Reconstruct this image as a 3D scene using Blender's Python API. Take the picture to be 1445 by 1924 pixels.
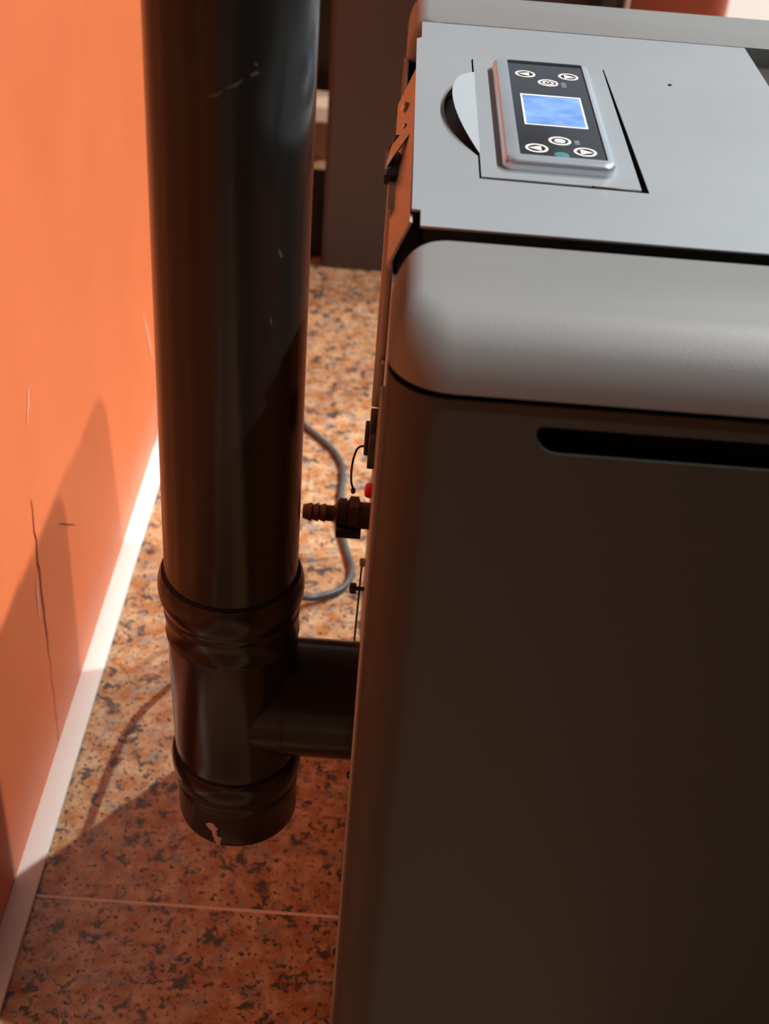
import bpy, bmesh, math, random
from mathutils import Vector, Matrix
random.seed(7)
S = bpy.context.scene
for o in list(bpy.data.objects): bpy.data.objects.remove(o)
COL = S.collection
PI = math.pi

# ------------------------------------------------------------------ camera
H = 1.07
YAW, PIT, ROL, FPX = 0.01891394, 0.63680711, 0.08743649, 2412.2
fwd = Vector((math.sin(YAW)*math.cos(PIT), math.cos(YAW)*math.cos(PIT), -math.sin(PIT)))
rgt = Vector((math.cos(YAW), -math.sin(YAW), 0))
upv = rgt.cross(fwd)
r2 = rgt*math.cos(ROL) + upv*math.sin(ROL)
u2 = upv*math.cos(ROL) - rgt*math.sin(ROL)
cam_d = bpy.data.cameras.new('camera'); cam = bpy.data.objects.new('camera', cam_d); COL.objects.link(cam)
M = Matrix.Identity(4)
for i in range(3):
    M[i][0] = r2[i]; M[i][1] = u2[i]; M[i][2] = -fwd[i]
M[2][3] = H
cam.matrix_world = M
cam_d.sensor_fit = 'HORIZONTAL'; cam_d.sensor_width = 36.0; cam_d.lens = 36.0*FPX/1445.0
cam_d.clip_start = 0.02; cam_d.clip_end = 60
cam_d.dof.use_dof = True; cam_d.dof.focus_distance = 0.93; cam_d.dof.aperture_fstop = 11.0
S.camera = cam

# ------------------------------------------------------------------ world, suns, exposure
W = bpy.data.worlds.new('world'); S.world = W; W.use_nodes = True
bg = W.node_tree.nodes['Background']
bg.inputs['Color'].default_value = (0.80, 0.90, 1.0, 1); bg.inputs['Strength'].default_value = 0.47

def sun(name, m, strength, angle, col):
    d = bpy.data.lights.new(name, 'SUN'); d.energy = strength; d.angle = math.radians(angle); d.color = col
    o = bpy.data.objects.new(name, d); COL.objects.link(o)
    v = Vector((1, m, 1.5)).normalized()              # direction towards the light
    o.rotation_euler = v.to_track_quat('Z', 'Y').to_euler()
    o.location = v*6
sun('sun', 1.19, 2.35, 0.6, (1.0, 0.97, 0.92))                       # the sun itself
sun('extra_sun_far', 0.32, 1.75, 0.8, (1.0, 0.97, 0.93))         # extra sun lamp for a wall shadow edge, standing in for a window reflection
sun('extra_sun_near', -0.28, 2.1, 0.9, (1.0, 0.97, 0.93))  # another extra sun lamp, for the lightest wall shadow
S.view_settings.view_transform = 'Standard'; S.view_settings.look = 'None'
S.view_settings.exposure = 0.0; S.view_settings.gamma = 1.0; S.view_settings.use_curve_mapping = False

# ------------------------------------------------------------------ helpers
def finish(bm, name, mat, parent=None, smooth=35):
    me = bpy.data.meshes.new(name)
    bmesh.ops.recalc_face_normals(bm, faces=bm.faces[:])
    bm.to_mesh(me); bm.free()
    return mesh_obj(me, name, mat, parent, smooth)

def mesh_obj(me, name, mat, parent=None, smooth=35):
    if smooth:
        for p in me.polygons: p.use_smooth = True
        me.set_sharp_from_angle(angle=math.radians(smooth))
    me.materials.clear(); me.materials.append(mat)
    o = bpy.data.objects.new(name, me); COL.objects.link(o)
    if parent is not None:
        o.parent = parent
        if parent.type == 'EMPTY': o.matrix_parent_inverse = Matrix.Translation(-parent.location)
    return o

def tag(o, label=None, cat=None, group=None, kind=None):
    if label: o['label'] = label
    if cat: o['category'] = cat
    if group: o['group'] = group
    if kind: o['kind'] = kind
    return o

def thing(name, loc, label, cat, group=None):
    o = bpy.data.objects.new(name, None); COL.objects.link(o); o.location = loc
    o.empty_display_size = 0.05
    return tag(o, label, cat, group)

def add_box(bm, x0, x1, y0, y1, z0, z1, bev=0.0, seg=2):
    v = [bm.verts.new(p) for p in ((x0,y0,z0),(x1,y0,z0),(x1,y1,z0),(x0,y1,z0),(x0,y0,z1),(x1,y0,z1),(x1,y1,z1),(x0,y1,z1))]
    fs = [bm.faces.new([v[i] for i in q]) for q in ((3,2,1,0),(4,5,6,7),(0,1,5,4),(1,2,6,5),(2,3,7,6),(3,0,4,7))]
    if bev > 0:
        es = list({e for f in fs for e in f.edges})
        bmesh.ops.bevel(bm, geom=es, offset=bev, segments=seg, affect='EDGES', profile=0.5)
def box(name, mat, parent, x0, x1, y0, y1, z0, z1, bev=0.0, seg=2):
    bm = bmesh.new(); add_box(bm, x0, x1, y0, y1, z0, z1, bev, seg)
    return finish(bm, name, mat, parent)

def add_lathe(bm, prof, origin, axis='z', n=64, caps=True, shear=None):
    ox, oy, oz = origin; rings = []
    for r, h in prof:
        ring = []
        for k in range(n):
            a = 2*PI*k/n; c, s = math.cos(a)*r, math.sin(a)*r
            p = {'z': (ox+c, oy+s, oz+h), 'x': (ox+h, oy+c, oz+s), 'y': (ox+c, oy+h, oz+s)}[axis]
            if shear: p = shear(p)
            ring.append(bm.verts.new(p))
        rings.append(ring)
    for a, b in zip(rings, rings[1:]):
        for k in range(n): bm.faces.new((a[k], a[(k+1) % n], b[(k+1) % n], b[k]))
    if caps:
        bm.faces.new(rings[0]); bm.faces.new(rings[-1])
def lathe(name, mat, parent, prof, origin, axis='z', n=64, caps=True, shear=None, smooth=35):
    bm = bmesh.new(); add_lathe(bm, prof, origin, axis, n, caps, shear)
    return finish(bm, name, mat, parent, smooth)

def catmull(pts, sub=8):
    P = [Vector(p) for p in pts]; P = [P[0]*2-P[1]] + P + [P[-1]*2-P[-2]]; out = []
    for i in range(1, len(P)-2):
        for k in range(sub):
            t = k/sub; a, b, c, d = P[i-1:i+3]
            out.append(0.5*((2*b)+(c-a)*t+(2*a-5*b+4*c-d)*t*t+(3*b-a-3*c+d)*t**3))
    out.append(P[-2]); return out
def tube(name, mat, parent, pts, r, n=12, sub=8):
    path = catmull(pts, sub); bm = bmesh.new(); rings = []
    t0 = (path[1]-path[0]).normalized(); nrm = t0.orthogonal().normalized()
    for i, p in enumerate(path):
        t = (path[min(i+1, len(path)-1)]-path[max(i-1, 0)]).normalized()
        nrm = (nrm - t*nrm.dot(t)).normalized(); bi = t.cross(nrm)
        rings.append([bm.verts.new(p+nrm*math.cos(2*PI*k/n)*r+bi*math.sin(2*PI*k/n)*r) for k in range(n)])
    for a, b in zip(rings, rings[1:]):
        for k in range(n): bm.faces.new((a[k], a[(k+1) % n], b[(k+1) % n], b[k]))
    bm.faces.new(rings[0]); bm.faces.new(rings[-1])
    return finish(bm, name, mat, parent, 60)

def plate2d(outer, holes, t):
    """flat polygon with holes, thickness t (0..t in z), as a mesh datablock"""
    cu = bpy.data.curves.new('tmp', 'CURVE'); cu.dimensions = '2D'; cu.fill_mode = 'BOTH'; cu.extrude = t/2
    for lp in [outer]+list(holes):
        sp = cu.splines.new('POLY'); sp.points.add(len(lp)-1); sp.use_cyclic_u = True
        for q, p in zip(sp.points, lp): q.co = (p[0], p[1], 0, 1)
    o = bpy.data.objects.new('tmp', cu); COL.objects.link(o)
    dg = bpy.context.evaluated_depsgraph_get()
    me = bpy.data.meshes.new_from_object(o.evaluated_get(dg))
    bpy.data.objects.remove(o); bpy.data.curves.remove(cu)
    bm = bmesh.new(); bm.from_mesh(me); bpy.data.meshes.remove(me)
    bmesh.ops.remove_doubles(bm, verts=bm.verts[:], dist=1e-6)
    bmesh.ops.translate(bm, verts=bm.verts[:], vec=(0, 0, t/2))
    return bm
def rrect(x0, x1, y0, y1, r, n=8):
    out = []
    for cx, cy, a0 in ((x1-r, y0+r, -PI/2), (x1-r, y1-r, 0), (x0+r, y1-r, PI/2), (x0+r, y0+r, PI)):
        for k in range(n+1):
            a = a0+PI/2*k/n; out.append((cx+r*math.cos(a), cy+r*math.sin(a)))
    return out

# ------------------------------------------------------------------ materials
def new_mat(name):
    m = bpy.data.materials.new(name); m.use_nodes = True
    return m, m.node_tree, m.node_tree.nodes['Principled BSDF']
def paint(name, col, rough=0.45, metal=0.0, var=0.08, vscale=12.0, bump=0.0, bscale=900.0, spec=0.5, rvar=0.06):
    m, nt, b = new_mat(name); N = nt.nodes; L = nt.links
    geo = N.new('ShaderNodeNewGeometry')
    no = N.new('ShaderNodeTexNoise'); no.inputs['Scale'].default_value = vscale; no.inputs['Detail'].default_value = 5
    L.new(geo.outputs['Position'], no.inputs['Vector'])
    mix = N.new('ShaderNodeMix'); mix.data_type = 'RGBA'
    mix.inputs['A'].default_value = (*[c*(1-var) for c in col], 1); mix.inputs['B'].default_value = (*[min(1, c*(1+var)) for c in col], 1)
    L.new(no.outputs['Fac'], mix.inputs['Factor']); L.new(mix.outputs['Result'], b.inputs['Base Color'])
    mr = N.new('ShaderNodeMapRange'); mr.inputs['To Min'].default_value = rough-rvar; mr.inputs['To Max'].default_value = rough+rvar
    L.new(no.outputs['Fac'], mr.inputs['Value']); L.new(mr.outputs['Result'], b.inputs['Roughness'])
    b.inputs['Metallic'].default_value = metal; b.inputs['Specular IOR Level'].default_value = spec
    if bump > 0:
        n2 = N.new('ShaderNodeTexNoise'); n2.inputs['Scale'].default_value = bscale; n2.inputs['Detail'].default_value = 2
        L.new(geo.outputs['Position'], n2.inputs['Vector'])
        bp = N.new('ShaderNodeBump'); bp.inputs['Strength'].default_value = bump; bp.inputs['Distance'].default_value = 0.0006
        L.new(n2.outputs['Fac'], bp.inputs['Height']); L.new(bp.outputs['Normal'], b.inputs['Normal'])
    return m

M_steel   = paint('anthracite_lit_top', (0.290, 0.325, 0.352), 0.43, 0.25, 0.04, 10, 0.10, 1400, 0.7)  # stove paint lightened and blued, standing for sun and sky light on top
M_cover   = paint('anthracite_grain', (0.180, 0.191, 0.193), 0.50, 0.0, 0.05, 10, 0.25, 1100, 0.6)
M_side    = paint('anthracite_shaded_side', (0.047, 0.050, 0.042), 0.50, 0.0, 0.05, 6, 0.08, 1400, 0.3)  # same stove paint darkened, standing for shade on the sides
M_lid     = paint('hopper_lid_paint', (0.06, 0.057, 0.052), 0.5, 0.4)
M_pipe    = paint('flue_black', (0.012, 0.0128, 0.012), 0.20, 0.0, 0.15, 20, 0.05, 900, 0.33)
M_black   = paint('matt_black', (0.006, 0.006, 0.006), 0.75)
M_plastic = paint('black_plastic', (0.012, 0.012, 0.012), 0.45)
M_back    = paint('back_sheet', (0.42, 0.37, 0.33), 0.40, 0.8)
M_galv    = paint('zinc_screw', (0.65, 0.60, 0.52), 0.3, 0.9)
M_silver  = paint('silver_frame', (0.66, 0.75, 0.84), 0.27, 0.8)
M_face    = paint('display_glass', (0.012, 0.016, 0.022), 0.12, 0.0, 0.05, 12, 0, 900, 0.6, 0.03)
M_white   = paint('print_and_highlight_white', (0.85, 0.85, 0.82), 0.4)
M_grey    = paint('print_grey', (0.25, 0.28, 0.30), 0.4)
M_teal    = paint('infrared_lens', (0.05, 0.22, 0.24), 0.15)
M_brass   = paint('brass_fitting', (0.075, 0.045, 0.022), 0.45, 0.7)
M_red     = paint('red_cap', (0.75, 0.02, 0.03), 0.35)
M_cord    = paint('grey_cable', (0.055, 0.068, 0.078), 0.45)
M_plaster = paint('plaster_smear', (0.55, 0.45, 0.42), 0.9)
M_pscuff  = paint('pipe_scuff', (0.04, 0.04, 0.038), 0.7)
M_crack   = paint('crack_dark', (0.20, 0.04, 0.015), 0.9)
M_scuff   = paint('scuff_pale', (0.88, 0.42, 0.28), 0.8)
M_rstove  = paint('red_enamel', (0.45, 0.085, 0.045), 0.4)
M_card    = paint('cardboard', (0.48, 0.36, 0.25), 0.8)
M_dark2   = paint('far_stove_paint', (0.078, 0.070, 0.069), 0.45, 0.2)
M_cream   = paint('cream_paint', (0.85, 0.80, 0.74), 0.7)

# lcd: gives off a little blue light
M_lcd, nt, b = new_mat('lcd_blue'); N = nt.nodes; L = nt.links
geo = N.new('ShaderNodeNewGeometry'); no = N.new('ShaderNodeTexNoise'); no.inputs['Scale'].default_value = 55
L.new(geo.outputs['Position'], no.inputs['Vector'])
cr = N.new('ShaderNodeValToRGB'); cr.color_ramp.elements[0].position = 0.35; cr.color_ramp.elements[1].position = 0.7
cr.color_ramp.elements[0].color = (0.085, 0.20, 0.50, 1); cr.color_ramp.elements[1].color = (0.18, 0.35, 0.70, 1)
L.new(no.outputs['Fac'], cr.inputs['Fac']); L.new(cr.outputs['Color'], b.inputs['Base Color']); L.new(cr.outputs['Color'], b.inputs['Emission Color'])
b.inputs['Emission Strength'].default_value = 0.35; b.inputs['Roughness'].default_value = 0.2

# orange wall paint
M_wall, nt, b = new_mat('orange_wall_paint'); N = nt.nodes; L = nt.links
geo = N.new('ShaderNodeNewGeometry')
n1 = N.new('ShaderNodeTexNoise'); n1.inputs['Scale'].default_value = 7; n1.inputs['Detail'].default_value = 6
L.new(geo.outputs['Position'], n1.inputs['Vector'])
cr = N.new('ShaderNodeValToRGB')
cr.color_ramp.elements[0].position = 0.25; cr.color_ramp.elements[0].color = (0.75, 0.182, 0.059, 1)
cr.color_ramp.elements[1].position = 0.75; cr.color_ramp.elements[1].color = (0.82, 0.208, 0.071, 1)
L.new(n1.outputs['Fac'], cr.inputs['Fac'])
# dusty band of pale dirt low on the wall with a ragged upper edge
sx = N.new('ShaderNodeSeparateXYZ'); L.new(geo.outputs['Position'], sx.inputs[0])
n2 = N.new('ShaderNodeTexNoise'); n2.inputs['Scale'].default_value = 14; n2.inputs['Detail'].default_value = 6
L.new(geo.outputs['Position'], n2.inputs['Vector'])
ma = N.new('ShaderNodeMath'); ma.operation = 'MULTIPLY_ADD'; ma.inputs[1].default_value = -0.06
L.new(n2.outputs['Fac'], ma.inputs[0]); L.new(sx.outputs['Z'], ma.inputs[2])
mr = N.new('ShaderNodeMapRange'); mr.inputs['From Min'].default_value = 0.0; mr.inputs['From Max'].default_value = 0.055
mr.inputs['To Min'].default_value = 0.30; mr.inputs['To Max'].default_value = 0.0
L.new(ma.outputs[0], mr.inputs['Value'])
mx = N.new('ShaderNodeMix'); mx.data_type = 'RGBA'; mx.inputs['B'].default_value = (0.62, 0.30, 0.22, 1)
L.new(mr.outputs['Result'], mx.inputs['Factor']); L.new(cr.outputs['Color'], mx.inputs['A']); L.new(mx.outputs['Result'], b.inputs['Base Color'])
b.inputs['Roughness'].default_value = 0.55
bp = N.new('ShaderNodeBump'); bp.inputs['Strength'].default_value = 0.15; bp.inputs['Distance'].default_value = 0.002
n3 = N.new('ShaderNodeTexNoise'); n3.inputs['Scale'].default_value = 60; n3.inputs['Detail'].default_value = 4
L.new(geo.outputs['Position'], n3.inputs['Vector']); L.new(n3.outputs['Fac'], bp.inputs['Height']); L.new(bp.outputs['Normal'], b.inputs['Normal'])

# granite
M_granite, nt, b = new_mat('orange_granite'); N = nt.nodes; L = nt.links
geo = N.new('ShaderNodeNewGeometry')
def noise(scale, detail=4, rough=0.55, dist=0.0):
    n = N.new('ShaderNodeTexNoise'); n.inputs['Scale'].default_value = scale; n.inputs['Detail'].default_value = detail
    n.inputs['Roughness'].default_value = rough; n.inputs['Distortion'].default_value = dist
    L.new(geo.outputs['Position'], n.inputs['Vector']); return n
def ramp(src, p0, c0, p1, c1):
    r = N.new('ShaderNodeValToRGB'); r.color_ramp.elements[0].position = p0; r.color_ramp.elements[1].position = p1
    r.color_ramp.elements[0].color = (*c0, 1); r.color_ramp.elements[1].color = (*c1, 1)
    L.new(src, r.inputs['Fac']); return r
def mixc(fac, a, bcol):
    m = N.new('ShaderNodeMix'); m.data_type = 'RGBA'; L.new(fac, m.inputs['Factor']); L.new(a, m.inputs['A'])
    if isinstance(bcol, tuple): m.inputs['B'].default_value = (*bcol, 1)
    else: L.new(bcol, m.inputs['B'])
    return m.outputs['Result']
base = ramp(noise(45, 6, 0.65).outputs['Fac'], 0.40, (0.41, 0.175, 0.062), 0.62, (0.58, 0.40, 0.235)).outputs['Color']
f1 = ramp(noise(50, 5, 0.6, 0.4).outputs['Fac'], 0.55, (0, 0, 0), 0.62, (1, 1, 1)).outputs['Color']
base = mixc(f1, base, (0.34, 0.27, 0.215))
f2 = ramp(noise(58, 6, 0.70, 0.3).outputs['Color'], 0.53, (0, 0, 0), 0.575, (1, 1, 1)).outputs['Color']
base = mixc(f2, base, (0.085, 0.065, 0.058))
f3 = ramp(noise(170, 3, 0.6).outputs['Fac'], 0.58, (0, 0, 0), 0.63, (1, 1, 1)).outputs['Color']
base = mixc(f3, base, (0.06, 0.04, 0.034))
L.new(base, b.inputs['Base Color']); b.inputs['Roughness'].default_value = 0.32; b.inputs['Specular IOR Level'].default_value = 0.35
M_grout = paint('pale_grout', (0.80, 0.66, 0.55), 0.85)
M_blocker  = paint('grey_blocker_paint', (0.28, 0.28, 0.25), 0.8)  # for the added walls and roof out of view
M_pave  = paint('pale_paving', (0.50, 0.46, 0.42), 0.7)
M_trim  = paint('white_trim_paint', (0.86, 0.84, 0.80), 0.6, 0, 0.04, 25)

# ------------------------------------------------------------------ the setting
XW = -0.316
wall = box('wall_left', M_wall, None, XW-0.12, XW, -1.6, 6.5, -0.05, 2.9); tag(wall, 'orange painted wall running beside the flue pipe', 'wall', kind='structure')
# crack: a thin jagged dark line proud of the paint by a hair, standing upright above the trim
bm = bmesh.new(); prev = None
for k in range(27):
    z = 0.335-0.327*k/26; y = 0.972+0.0016*math.sin(k*1.9)+random.uniform(-.0012, .0012)
    w = 0.0006+0.0012*math.sin(PI*min(1, k/16))**0.7
    a = bm.verts.new((XW+0.0006, y-w, z)); c = bm.verts.new((XW+0.0006, y+w, z))
    if prev: bm.faces.new((prev[0], prev[1], c, a))
    prev = (a, c)
finish(bm, 'crack', M_crack, wall, 0)
def scuff(name, mat, pts, w):
    bm = bmesh.new(); prev = None
    for i, (y, z) in enumerate(pts):
        ww = w*math.sin(PI*(i+0.6)/(len(pts)+0.2))
        a = bm.verts.new((XW+0.0005, y-ww, z)); c = bm.verts.new((XW+0.0005, y+ww, z+ww*0.4))
        if prev: bm.faces.new((prev[0], prev[1], c, a))
        prev = (a, c)
    finish(bm, name, mat, wall, 0)
scuff('scuff', M_scuff, [(1.522, .240), (1.545, .205), (1.565, .165), (1.575, .14)], 0.0035)
scuff('scuff', M_scuff, [(1.60, .50), (1.603, .485), (1.60, .47)], 0.004)
scuff('scuff', M_scuff, [(.96, .245), (.958, .225), (.955, .20)], 0.003)
scuff('scuff', M_scuff, [(1.00, .44), (0.995, .425), (.985, .41)], 0.003)
scuff('scratch', M_crack, [(1.050, .246), (1.066, .234), (1.082, .221), (1.098, .209), (1.114, .196)], 0.0009)

wn = box('shade_wall_near', M_blocker, None, XW-0.12, 3.2, -1.72, -1.6, -0.05, 2.9); tag(wn, 'unseen grey wall added behind the camera to darken the near side', 'wall', kind='structure')  # added out of view, holds light off the near side
wr = box('shade_wall_right', M_blocker, None, 1.72, 1.84, -1.72, 2.6, -0.05, 2.2); tag(wr, 'unseen grey wall added at the right to keep sun off the floor in front', 'wall', kind='structure')  # added out of view, shades the floor in front of the stove
bm = plate2d([(XW-0.12, -1.72), (1.84, -1.72), (1.84, -0.10), (0.80, -0.10), (0.80, 6.5), (XW-0.12, 6.5)], [], 0.18)
bmesh.ops.translate(bm, verts=bm.verts[:], vec=(0, 0, 2.72))
ce = finish(bm, 'shade_roof', M_blocker, None, 0); tag(ce, 'unseen grey roof added over the near end and along the orange wall to cut sky light', 'shade_roof', kind='structure')  # added out of view, outline shaped to cut sky light but pass the suns
trim = box('trim_1', M_trim, None, XW, XW+0.0245, -1.6, 6.5, 0.0, 0.006, 0.0015); tag(trim, 'white painted strip along the foot of the orange wall', 'trim', kind='structure')

floor = box('floor', M_grout, None, XW-0.02, 4.0, -1.6, 3.3, -0.06, -0.0003); tag(floor, 'orange speckled granite floor of large slabs', 'floor', kind='structure')
ty = [-1.6, -0.45, 0.775, 2.52, 3.3]; tx = [XW, 0.86, 2.3, 4.0]
for i in range(len(tx)-1):
    for j in range(len(ty)-1):
        box('tile', M_granite, floor, tx[i]+.0014, tx[i+1]-.0014, ty[j]+.0014, ty[j+1]-.0014, -0.03, 0.0, 0.0006, 1)

pv = box('floor', M_pave, None, XW, 4.0, 3.302, 6.5, -0.03, 0.0, 0.001); tag(pv, 'pale sunlit paving beyond the granite floor', 'floor', kind='structure')
# ------------------------------------------------------------------ the pellet stove
YN, YF, ZT = 0.547, 1.195, 0.775
XR = 0.60
stove = thing('pellet_stove', (0.3, 0.88, 0), 'anthracite grey pellet stove with a blue control display on its flat top', 'stove')

# inner body, blacked so gaps and slot look shaded, and base
box('inner_body', M_black, stove, 0.012, XR-0.02, YN+0.028, YF-0.03, 0.02, 0.722)
box('base_plinth', M_black, stove, 0.02, XR-0.01, YN+0.02, YF-0.02, 0.0, 0.03)

def end_bar(name, yo, yg, sgn, ry):
    """rounded bar that caps one end of the stove top; yo outer face, yg gap side, sgn +1 when outward is -y"""
    bm = bmesh.new(); rings = []; rx, rz = 0.016, 0.034; n = 10; x0 = 0.0055
    zb = 0.7415
    levels = [(0, zb+0.001)] + [(math.radians(a), None) for a in range(0, 91, 9)]
    for li, (ph, zz) in enumerate(levels):
        z = zz if zz is not None else ZT-rz*(1-math.sin(ph))
        if li == 0: z = zb
        ix, iy = rx*(1-math.cos(ph)), ry*(1-math.cos(ph)); r = 0.034-0.022*(1-math.cos(ph)); rg = 0.014
        xa, ya = x0+ix, yo+sgn*iy; pts = [(XR, ya)]
        for k in range(n+1):
            a = PI/2*k/n; pts.append((xa+r-r*math.sin(a), ya+sgn*(r-r*math.cos(a))))
        for k in range(n+1):
            a = PI/2*k/n; pts.append((xa+rg-rg*math.cos(a), yg-sgn*(rg-rg*math.sin(a))))
        pts.append((XR, yg))
        rings.append([bm.verts.new((p[0], p[1], z)) for p in pts])
    m = len(rings[0])
    for a, b_ in zip(rings, rings[1:]):
        for k in range(m): bm.faces.new((a[k], a[(k+1) % m], b_[(k+1) % m], b_[k]))
    bm.faces.new(rings[0]); bm.faces.new(rings[-1])
    return finish(bm, name, M_cover, stove, 40)
end_bar('top_end_cover', YN, 0.651, 1, 0.035)
end_bar('top_end_cover', YF, 1.064, -1, 0.055)

# side panels with a rounded rear edge
def side_panel(y_out, sgn, slot):
    t = 0.002; z0, z1 = 0.012, 0.7365; r = 0.030; xa = 0.006
    outer = [(xa+r, z0), (XR, z0), (XR, z1), (xa+r, z1)]
    holes = []
    if slot:
        sx0, sx1, s0, s1 = 0.0835, 0.50, 0.7085, 0.7248
        h = []
        for k in range(7):
            a = PI+PI/2*k/6; h.append((sx0+.013+.013*math.cos(a), s0+.013+.013*math.sin(a)))
        h += [(sx1, s0), (sx1, s1)]
        for k in range(5):
            a = PI/2+PI/2*k/4; h.append((sx0+.0033+.003*math.cos(a), s1-.003+.003*math.sin(a)))
        holes = [h]
    bm = plate2d(outer, holes, t)
    for v in bm.verts: v.co = Vector((v.co.x, y_out+sgn*v.co.z, v.co.y))
    prof = []
    for k in range(15):
        a = PI/2*k/14; prof.append((xa+r-r*math.sin(a), y_out+sgn*(r-r*math.cos(a))))
    prof.append((xa, y_out+sgn*(r+0.02)))
    inner = []
    for k in range(15):
        a = PI/2*k/14; inner.append((xa+r-(r-t)*math.sin(a), y_out+sgn*(r-(r-t)*math.cos(a))))
    inner.append((xa+t, y_out+sgn*(r+0.02)))
    A = [[bm.verts.new((x, y, z)) for x, y in prof] for z in (z0, z1)]
    B = [[bm.verts.new((x, y, z)) for x, y in inner] for z in (z0, z1)]
    for k in range(15):
        bm.faces.new((A[0][k], A[0][k+1], A[1][k+1], A[1][k])); bm.faces.new((B[0][k], B[1][k], B[1][k+1], B[0][k+1]))
        for j in (0, 1): bm.faces.new((A[j][k], A[j][k+1], B[j][k+1], B[j][k]))
    bm.faces.new((A[0][15], B[0][15], B[1][15], A[1][15]))
    bmesh.ops.remove_doubles(bm, verts=bm.verts[:], dist=1e-5)
    return finish(bm, 'side_panel', M_side, stove, 30)
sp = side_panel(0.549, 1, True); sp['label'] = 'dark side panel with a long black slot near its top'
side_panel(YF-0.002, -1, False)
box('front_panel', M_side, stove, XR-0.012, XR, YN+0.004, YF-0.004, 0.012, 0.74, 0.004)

# back sheet and its fittings
XB = 0.0058
bk = box('back_panel', M_back, stove, XB, XB+0.002, YN+0.045, YF-0.045, 0.04, 0.742)
box('edge_flange', M_back, stove, XB-0.0026, XB, YN+0.052, YN+0.064, 0.05, 0.705, 0.0008)
box('edge_flange', M_back, stove, XB-0.0016, XB, YF-0.066, YF-0.05, 0.05, 0.72, 0.0006)
rc = box('rear_cover', M_back, stove, -0.0012, XB, 0.752, 0.845, 0.602, 0.748, 0.0014)
def rivet(x, y, z, r, h, axis, mat, name='rivet', parent=stove):
    s = {'x': -1, 'y': -1, 'z': 1}[axis]
    return lathe(name, mat, parent, [(r, 0), (r, s*h*0.5), (r*0.75, s*h*0.85), (r*0.25, s*h)], (x, y, z), axis, 14)
rivet(0.0046, 0.752, 0.709, 0.0024, 0.0022, 'y', M_back, parent=rc); rivet(0.0046, 0.752, 0.639, 0.0024, 0.0022, 'y', M_back, parent=rc)
# flange under the top plate, open to the back
fl = box('rear_flange', M_back, stove, 0.0050, 0.020, 0.672, 0.955, 0.7400, 0.7420)
bm = bmesh.new()      # slanting strip below the rear edge of the top plate, facing the wall
q8 = [bm.verts.new((x, y, z)) for y in (0.680, 0.955) for x, z in ((0.0015, 0.7430), (0.0128, 0.7715), (0.0142, 0.7710), (0.0030, 0.7425))]
for q in ((0,1,2,3),(7,6,5,4),(0,4,5,1),(1,5,6,2),(2,6,7,3),(3,7,4,0)): bm.faces.new([q8[i] for i in q])
ls = finish(bm, 'rear_strip', M_back, stove, 0)
for yy, rr in ((0.905, .0040), (0.868, .0020)):
    sc = rivet(0, 0, 0, rr, rr*0.9, 'z', M_galv, 'screw', ls)
    sc.data.transform(Matrix.Translation((0.0075, yy, 0.7585)) @ Matrix.Rotation(-math.atan2(.0285, .0113), 4, 'Y'))
bm = bmesh.new()      # folded tab
vs = [bm.verts.new(p) for p in ((-.004, .806, .752), (.014, .842, .769), (.014, .862, .769), (-.001, .846, .752), (-.004, .806, .7505), (.014, .842, .7675), (.014, .862, .7675), (-.001, .846, .7505))]
for q in ((0,1,2,3),(7,6,5,4),(0,4,5,1),(1,5,6,2),(2,6,7,3),(3,7,4,0)): bm.faces.new([vs[i] for i in q])
finish(bm, 'folded_tab', M_back, stove, 0)
box('cable_clip', M_plastic, stove, -0.0045, 0.006, 0.796, 0.838, 0.7445, 0.7515, 0.001)
rivet(0.0040, 0.862, 0.748, 0.0045, 0.006, 'z', M_plastic, 'stud')
rivet(XB-0.001, 0.868, 0.742, 0.0035, 0.008, 'x', M_plastic, 'stud')
for y, z, L_ in ((0.607, 0.392, 0.006), (0.607, 0.187, 0.006)):
    rivet(XB+0.001, y, z, 0.0034, L_, 'x', M_plastic, 'panel_clip')
bm = bmesh.new(); add_lathe(bm, [(.0016, 0), (.0016, -.008), (.0042, -.008), (.0042, -.0125), (.002, -.0135)], (XB, .762, .431), 'x', 14)
finish(bm, 'wing_screw', M_plastic, stove)
# switch block with a clip, and thin probe wire
sw = box('switch_block', M_plastic, stove, -0.0012, XB, 0.735, 0.768, 0.562, 0.592, 0.001)
box('rocker', M_plastic, sw, -0.0042, -0.0008, 0.742, 0.761, 0.568, 0.586, 0.0012)
box('cable_clip', M_plastic, stove, -0.0005, 0.0078, 0.640, 0.652, 0.632, 0.645, 0.0008)
tube('probe_wire', M_plastic, stove, [(0.0, .75, .5715), (-.0074, .75, .570), (-.0104, .75, .5625), (-.0117, .75, .5514), (-.0114, .75, .540), (-.0098, .75, .534)], 0.0008, 8)
lathe('probe_tip', M_plastic, stove, [(.0005, 0), (.0016, .001), (.0016, .004), (.0005, .005)], (-.0096, .75, .5295), 'z', 10)
lathe('reset_cap', M_red, stove, [(.0068, 0), (.0068, -.004), (.0055, -.0068), (.002, -.008)], (XB, .900, .426), 'x', 20)
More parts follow.
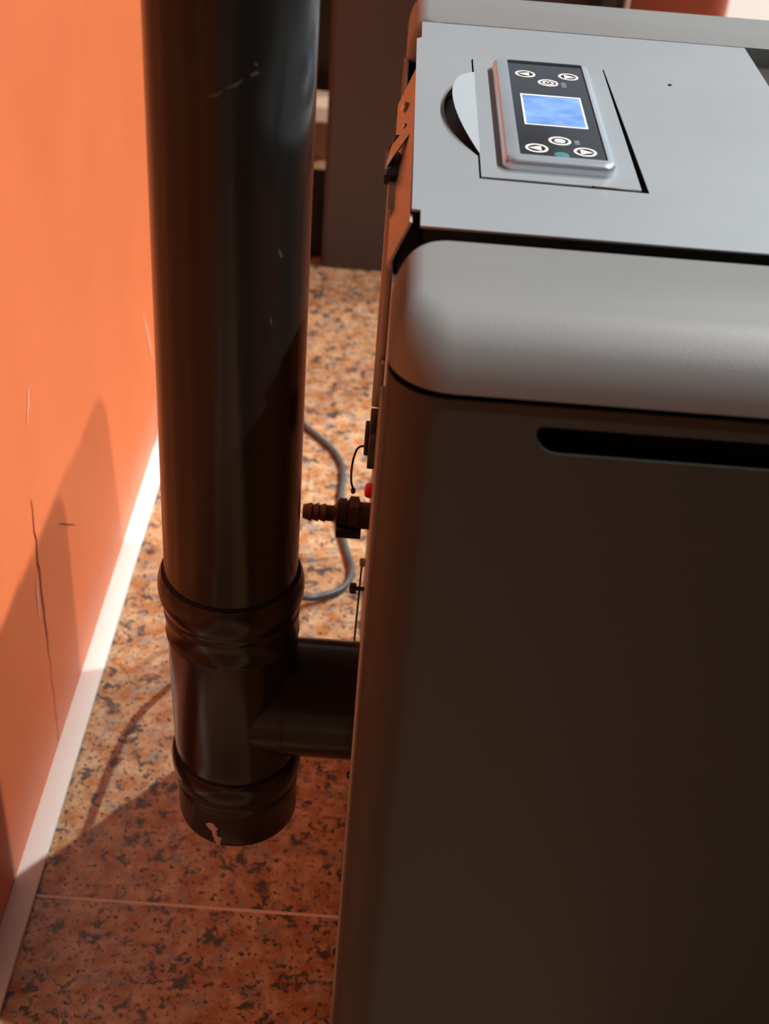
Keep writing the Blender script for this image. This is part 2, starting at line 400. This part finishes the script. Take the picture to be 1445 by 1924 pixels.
# hose nipple pointing to the wall
fy, fz = 0.90, 0.3985
ft = lathe('water_fitting', M_brass, stove, [(.012, 0), (.012, -.010), (.0145, -.011), (.0145, -.020), (.0125, -.021), (.0125, -.030), (.0072, -.033), (.0072, -.040),
      (.0085, -.040), (.0066, -.046), (.0085, -.046), (.0066, -.052), (.0085, -.052), (.006, -.060)], (XB, fy, fz), 'x', 24)
lathe('hex_nut', M_brass, ft, [(.0165, -.0115), (.0165, -.0195)], (XB, fy, fz), 'x', 6, smooth=0)
lathe('lock_ring', M_plastic, ft, [(.0142, -.022), (.0142, -.0285)], (XB, fy, fz), 'x', 20)
box('drain_lever', M_plastic, ft, XB-.030, XB-.008, fy-.018, fy-.0125, fz-.013, fz-.004, .001)
lathe('clamp', M_galv, stove, [(.0025, 0), (.0025, .006)], (0.001, 0.86, 0.375), 'z', 12)
tube('capillary', M_plastic, stove, [(.0008, .86, .375), (.0000, .85, .34), (-.0006, .84, .31), (-.0006, .81, .29), (-.0008, .80, .262)], .0009, 8)

# top plate with a cut-out for the display hatch and the half-round hole left by its tab
FX0, FX1, FY0, FY1 = 0.0535, 0.1520, 0.7440, 0.9760
def dshape(x, y0, y1, sag, n=20):
    c = (y1-y0)/2; R_ = (c*c+sag*sag)/(2*sag); ym = (y0+y1)/2; a0 = math.asin(c/R_); out = []
    for k in range(n+1):
        a = a0-2*a0*k/n; out.append((x-(R_*math.cos(a)-(R_-sag)), ym+R_*math.sin(a)))
    return out                                     # from y1 round to y0
outer = [(0.0186, 0.668), (0.2762, 0.668), (0.2762, 1.0622), (0.016, 1.0622), (0.016, 1.020), (0.0122, 1.016), (0.0135, 0.690), (0.0186, 0.690)]
hole = [(FX1+0.0012, FY1), (FX0, FY1)] + [(FX0, 0.9455)] + dshape(FX0, 0.780, 0.945, 0.0210)[1:-1] + [(FX0, 0.7795), (FX0, FY0-0.001), (FX1+0.0045, FY0-0.0035)]
bm = plate2d(outer, [hole], 0.0016)
bmesh.ops.translate(bm, verts=bm.verts[:], vec=(0, 0, ZT-0.0016))
tp = finish(bm, 'top_plate', M_steel, stove, 0)
box('plate_fold', M_steel, stove, 0.2744, 0.2762, 0.70, 1.0622, 0.750, ZT-0.0016)
box('hopper_lid', M_lid, stove, 0.2764, XR, 0.655, 1.0622, 0.748, 0.762, 0.002)
lathe('paint_chip', M_plastic, tp, [(.0018, 0), (.0012, .0008), (.0003, .001)], (0.1995, 0.951, ZT), 'z', 9)
box('cavity_floor', M_black, stove, 0.020, 0.275, 0.655, 1.062, 0.722, 0.7445)  # black filler, dark for the shade in the gap below the top
box('cavity_block', M_lid, stove, 0.022, 0.274, 0.700, 1.060, 0.7445, 0.7690)  # added box under the plate, stops sun leaking through the hatch slits

# hatch plate
hz = ZT+0.0006
bm = plate2d([(FX0+0.0012, FY0+0.0008), (0.1215, FY0+0.0008), (0.1222, FY0+0.0022), (0.1232, FY0+0.0002), (FX1-0.0002, FY0-0.0002), (FX1-0.0002, FY1), (FX0+0.0012, FY1)], [], 0.0016)
bmesh.ops.translate(bm, verts=bm.verts[:], vec=(0, 0, hz-0.0016))
hatch = finish(bm, 'display_hatch', M_steel, stove, 0)
# half-round finger tab folded up from the hatch edge
d = dshape(0.0, 0.782, 0.943, 0.0205); th = math.radians(30); bm = bmesh.new()
top = [bm.verts.new((FX0+0.0014+x*math.cos(th), y, hz-x*math.sin(th))) for x, y in d]
bot = [bm.verts.new((FX0+0.0014+x*math.cos(th)+0.0007, y, hz-x*math.sin(th)-0.0013)) for x, y in d]
bm.faces.new(top); bm.faces.new(bot[::-1])
for k in range(len(top)): bm.faces.new((top[k], bot[k], bot[(k+1) % len(top)], top[(k+1) % len(top)]))
finish(bm, 'finger_tab', M_steel, hatch, 0)

# control display
DX0, DX1, DY0, DY1 = 0.0680, 0.1382, 0.7590, 0.9590
FZ0, FZ1 = hz, 0.7828
IX0, IX1, IY0, IY1 = 0.0785, 0.1330, 0.7685, 0.9555
bm = bmesh.new(); rings = []
for ins, z in ((0, FZ0), (0, FZ0+0.0035), (0.0005, FZ1-0.0016), (0.0018, FZ1-0.0004), (0.0030, FZ1)):
    rings.append([bm.verts.new((x, y, z)) for x, y in rrect(DX0+ins, DX1-ins, DY0+ins, DY1-ins*0.6, 0.0075-ins*0.5, 8)])
for z in (FZ1, FZ1-0.0016):
    rings.append([bm.verts.new((x, y, z)) for x, y in rrect(IX0, IX1, IY0, IY1, 0.0012, 8)])
n_ = len(rings[0])
for a, c in zip(rings, rings[1:]):
    for k in range(n_): bm.faces.new((a[k], a[(k+1) % n_], c[(k+1) % n_], c[k]))
bm.faces.new(rings[0])
disp = finish(bm, 'control_display', M_silver, stove, 50)
disp['label'] = 'silver framed control display with round buttons and blue screen'
box('face_plate', M_face, disp, IX0-0.0005, IX1+0.0005, IY0-0.0005, IY1+0.0005, FZ1-0.003, FZ1-0.0012)
fz_ = FZ1-0.0012
# lcd with white border
bm = plate2d([(0.0845, 0.8245), (0.1262, 0.8245), (0.1262, 0.8850), (0.0845, 0.8850)], [[(0.0858, 0.8262), (0.1249, 0.8262), (0.1249, 0.8830), (0.0858, 0.8830)]], 0.0003)
bmesh.ops.translate(bm, verts=bm.verts[:], vec=(0, 0, fz_)); finish(bm, 'screen_border', M_white, disp, 0)
box('screen', M_lcd, disp, 0.0858, 0.1249, 0.8262, 0.8830, fz_-0.0005, fz_+0.0002)
def button(x, y, kind):
    bm = bmesh.new(); r0, r1 = 0.0056, 0.0073; nn = 32; z = fz_
    def ring(ra, rb):
        A = [[bm.verts.new((x+r*math.cos(2*PI*k/nn), y+r*math.sin(2*PI*k/nn), zz)) for k in range(nn)] for r, zz in ((rb, z), (rb, z+.0003), (ra, z+.0003), (ra, z))]
        for i in range(3):
            for k in range(nn): bm.faces.new((A[i][k], A[i][(k+1) % nn], A[i+1][(k+1) % nn], A[i+1][k]))
    def poly(ps):
        A = [bm.verts.new((x+px, y+py, z)) for px, py in ps]; B = [bm.verts.new((x+px, y+py, z+.0003)) for px, py in ps]
        bm.faces.new(B)
        for k in range(len(ps)): bm.faces.new((A[k], A[(k+1) % len(ps)], B[(k+1) % len(ps)], B[k]))
    ring(r0, r1)
    if kind == 'left': poly([(-.0050, 0.0002), (.0028, -.0040), (.0028, .0040)])
    if kind == 'right': poly([(.0050, -0.0002), (-.0028, .0040), (-.0028, -.0040)])
    if kind == 'power':
        ring(.0026, .0042); poly([(-.0006, -.0002), (.0006, -.0002), (.0006, .0040), (-.0006, .0040)])
    if kind == 'dot': poly([(.0036*math.cos(2*PI*k/24), .0036*math.sin(2*PI*k/24)) for k in range(24)])
    return finish(bm, 'button', M_white, disp, 0)
for x, y, k in ((.0905, .9283, 'left'), (.1215, .9290, 'right'), (.1058, .9121, 'power'), (.0898, .7832, 'left'), (.1202, .7826, 'right'), (.1054, .7987, 'dot')): button(x, y, k)
lathe('infrared_lens', M_teal, disp, [(.0050, 0), (.0047, .0004), (.001, .0006)], (.1048, .7742, fz_), 'z', 24)
def mark(x0, x1, y0, y1): box('printed_mark', M_grey, disp, x0, x1, y0, y1, fz_, fz_+.0002)
for i in range(4): mark(.1150, .1185, .9050+.0028*i, .9066+.0028*i)
for i in range(3): mark(.1148, .1180, .7948+.0026*i, .7964+.0026*i)

# ------------------------------------------------------------------ the flue
PX, PY = -0.0952, 0.734
flue = thing('flue_pipe', (PX, PY, 0.205), 'matt black upright flue pipe with a tee joining the stove back', 'flue pipe')
def shear(p):
    return (p[0]+max(0.0, 0.455-p[2])*0.024, p[1], p[2])
R0 = 0.0492
lathe('pipe_section', M_pipe, flue, [(R0-.002, 0.44), (R0, 0.44), (R0, 1.75), (R0-.002, 1.75)], (PX, PY, 0), 'z', 96)
tee = lathe('tee_fitting', M_pipe, flue, [(.0500, .4655), (.0513, .4660), (.0526, .4635), (.0541, .458), (.0545, .452), (.0540, .446), (.0524, .440), (.0509, .4365), (.0507, .4335),
      (.0514, .4320), (.0514, .4300), (.0506, .4285), (.0505, .4110), (.0509, .4100), (.0509, .4085), (.0500, .4070), (.0497, .300), (.0494, .270), (.0490, .268)], (PX, PY, 0), 'z', 96, shear=shear)
lathe('seal_ring', M_black, tee, [(.0488, .4650), (.0506, .4650), (.0506, .4668), (.0488, .4672)], (PX, PY, 0), 'z', 96, caps=False, shear=shear)
lathe('branch', M_pipe, tee, [(.0472, 0), (.0472, .041), (.0477, .0415), (.0477, .0435), (.0472, .044), (.0472, .1018)], (-.0945, PY, .3385), 'x', 72, caps=False)
cap = lathe('end_cap', M_pipe, flue, [(.0495, .2815), (.0508, .2820), (.0521, .280), (.0531, .275), (.0532, .269), (.0526, .263), (.0510, .2565), (.0500, .2535), (.0499, .250),
      (.0505, .2485), (.0505, .2460), (.0497, .2445), (.0496, .2120), (.0490, .2085), (.0470, .2060), (.020, .2052)], (PX, PY, 0), 'z', 96, shear=shear)
lathe('seal_ring', M_black, cap, [(.0486, .2805), (.0502, .2805), (.0502, .2828), (.0486, .2832)], (PX, PY, 0), 'z', 96, caps=False, shear=shear)
# plaster smear on the cap
bm = bmesh.new()
def blob(a, z, ra, rz, ht):
    c = bm.verts.new((PX+.0058+(.0497+ht)*math.cos(a), PY+(.0497+ht)*math.sin(a), z)); ring = []
    for k in range(11):
        t = 2*PI*k/11; q = random.uniform(.65, 1.25); aa = a+ra*q*math.cos(t); zz = z+rz*q*math.sin(t)
        ring.append(bm.verts.new((PX+.0058+.0496*math.cos(aa), PY+.0496*math.sin(aa), zz)))
    for k in range(11): bm.faces.new((c, ring[k], ring[(k+1) % 11]))
blob(-PI/2-0.34, .2285, .125, .0055, .0018); blob(-PI/2-0.28, .222, .05, .006, .0016); blob(-PI/2-0.23, .2145, .07, .006, .0024)
finish(bm, 'plaster_smear', M_plaster, cap, 60)

def pipe_scuff(pts, w):
    bm = bmesh.new(); prev = None; rr = R0+0.0002
    for i, (a, z) in enumerate(pts):
        ww = w*math.sin(PI*(i+.6)/(len(pts)+.2)); vs = []
        for q in (-1, 1): vs.append(bm.verts.new((PX+rr*math.cos(a), PY+rr*math.sin(a), z+q*ww)))
        if prev: bm.faces.new((prev[0], prev[1], vs[1], vs[0]))
        prev = vs
    finish(bm, 'scuff', M_pscuff, flue, 0)
aa = -PI/2
pipe_scuff([(aa-.12, .8315), (aa-.06, .8325), (aa, .8335), (aa+.04, .8355)], .0014)
pipe_scuff([(aa+.07, .8365), (aa+.12, .8380), (aa+.17, .8385), (aa+.22, .8400), (aa+.26, .8420)], .0012)
pipe_scuff([(aa+.34, .8440), (aa+.40, .8450), (aa+.44, .8450)], .0013)
pipe_scuff([(aa+.38, .8500), (aa+.42, .8495)], .0012)
pipe_scuff([(aa+.72, .740), (aa+.75, .737), (aa+.79, .735)], .0025)
pipe_scuff([(aa+.62, .695), (aa+.65, .692)], .003)
# ------------------------------------------------------------------ power cord behind the pipe
zc = 0.0046
cord = tube('power_cord', M_cord, None, [(-.235, 2.72, zc), (-.255, 2.5, zc), (-.272, 2.2, zc), (-.262, 1.98, zc), (-.215, 1.81, zc), (-.155, 1.71, zc), (-.0992, 1.6421, zc), (-.0575, 1.5894, zc), (-.0400, 1.552, zc), (-.0350, 1.515, zc), (-.0356, 1.465, zc), (-.0325, 1.40, zc),
      (-.0215, 1.351, zc), (-.0128, 1.316, zc), (-.0130, 1.291, zc), (-.0215, 1.268, zc+.001), (-.0390, 1.251, zc+.003), (-.0650, 1.236, .012), (-.098, 1.215, .040), (-.122, 1.185, .085), (-.130, 1.168, .130),
      (-.122, 1.150, .185), (-.104, 1.105, .228), (-.089, 1.040, .262), (-.086, .94, .300), (-.092, .84, .345), (-.095, .7955, .42), (-.095, .7955, .55)], 0.0045, 12, 8)
tag(cord, 'grey power cord on the granite floor behind the black flue pipe', 'cord')

# ------------------------------------------------------------------ things farther back in the showroom
s2 = thing('pellet_stove', (0.16, 2.5, 0), 'dark brown-grey stove standing on the floor behind the flue pipe', 'stove')
bm = bmesh.new(); add_box(bm, -0.118, 0.365, 2.20, 2.68, 0.0, 0.78)
vert = [e for e in bm.edges if abs(e.verts[0].co.z-e.verts[1].co.z) > .5]
bmesh.ops.bevel(bm, geom=vert, offset=0.012, segments=5, affect='EDGES', profile=0.5)
finish(bm, 'body', M_dark2, s2, 40)
box('top_cover', M_cover, s2, -0.122, 0.370, 2.196, 2.684, 0.785, 0.82, 0.014, 4)
box('handle', M_plastic, s2, 0.303, 0.322, 2.188, 2.202, 0.40, 0.62, 0.004)
box('edge_highlight', M_white, s2, 0.362, 0.369, 2.196, 2.203, 0.02, 0.78, 0.001)  # white strip painted in for the sunlit highlight on this edge
box('rear_duct', M_black, s2, -0.20, -0.117, 2.235, 2.40, 0.0, 0.115, 0.012)
bx_ = box('cardboard_box', M_card, None, -0.26, -0.135, 2.73, 2.93, 0.0, 0.085, 0.002)
tag(bx_, 'low beige box on the floor between two dark stoves', 'box')
s3 = thing('pellet_stove', (-0.12, 3.3, 0), 'black stove standing beyond the low beige box', 'stove')
box('body', M_plastic, s3, -0.27, 0.2, 3.0, 3.5, 0.0, 0.75, 0.02, 3)
box('top_cover', M_plastic, s3, -0.275, 0.205, 2.995, 3.505, 0.755, 0.79, 0.012, 3)
s4 = thing('pellet_stove', (0.72, 3.6, 0), 'red stove standing beyond the grey stove', 'stove')
box('body', M_rstove, s4, 0.52, 0.82, 3.35, 3.80, 0.08, 0.85, 0.06, 6)
box('top_cover', M_plastic, s4, 0.515, 0.825, 3.345, 3.805, 0.855, 0.89, 0.012, 3)
box('plinth', M_plastic, s4, 0.55, 0.79, 3.40, 3.75, 0.0, 0.09)
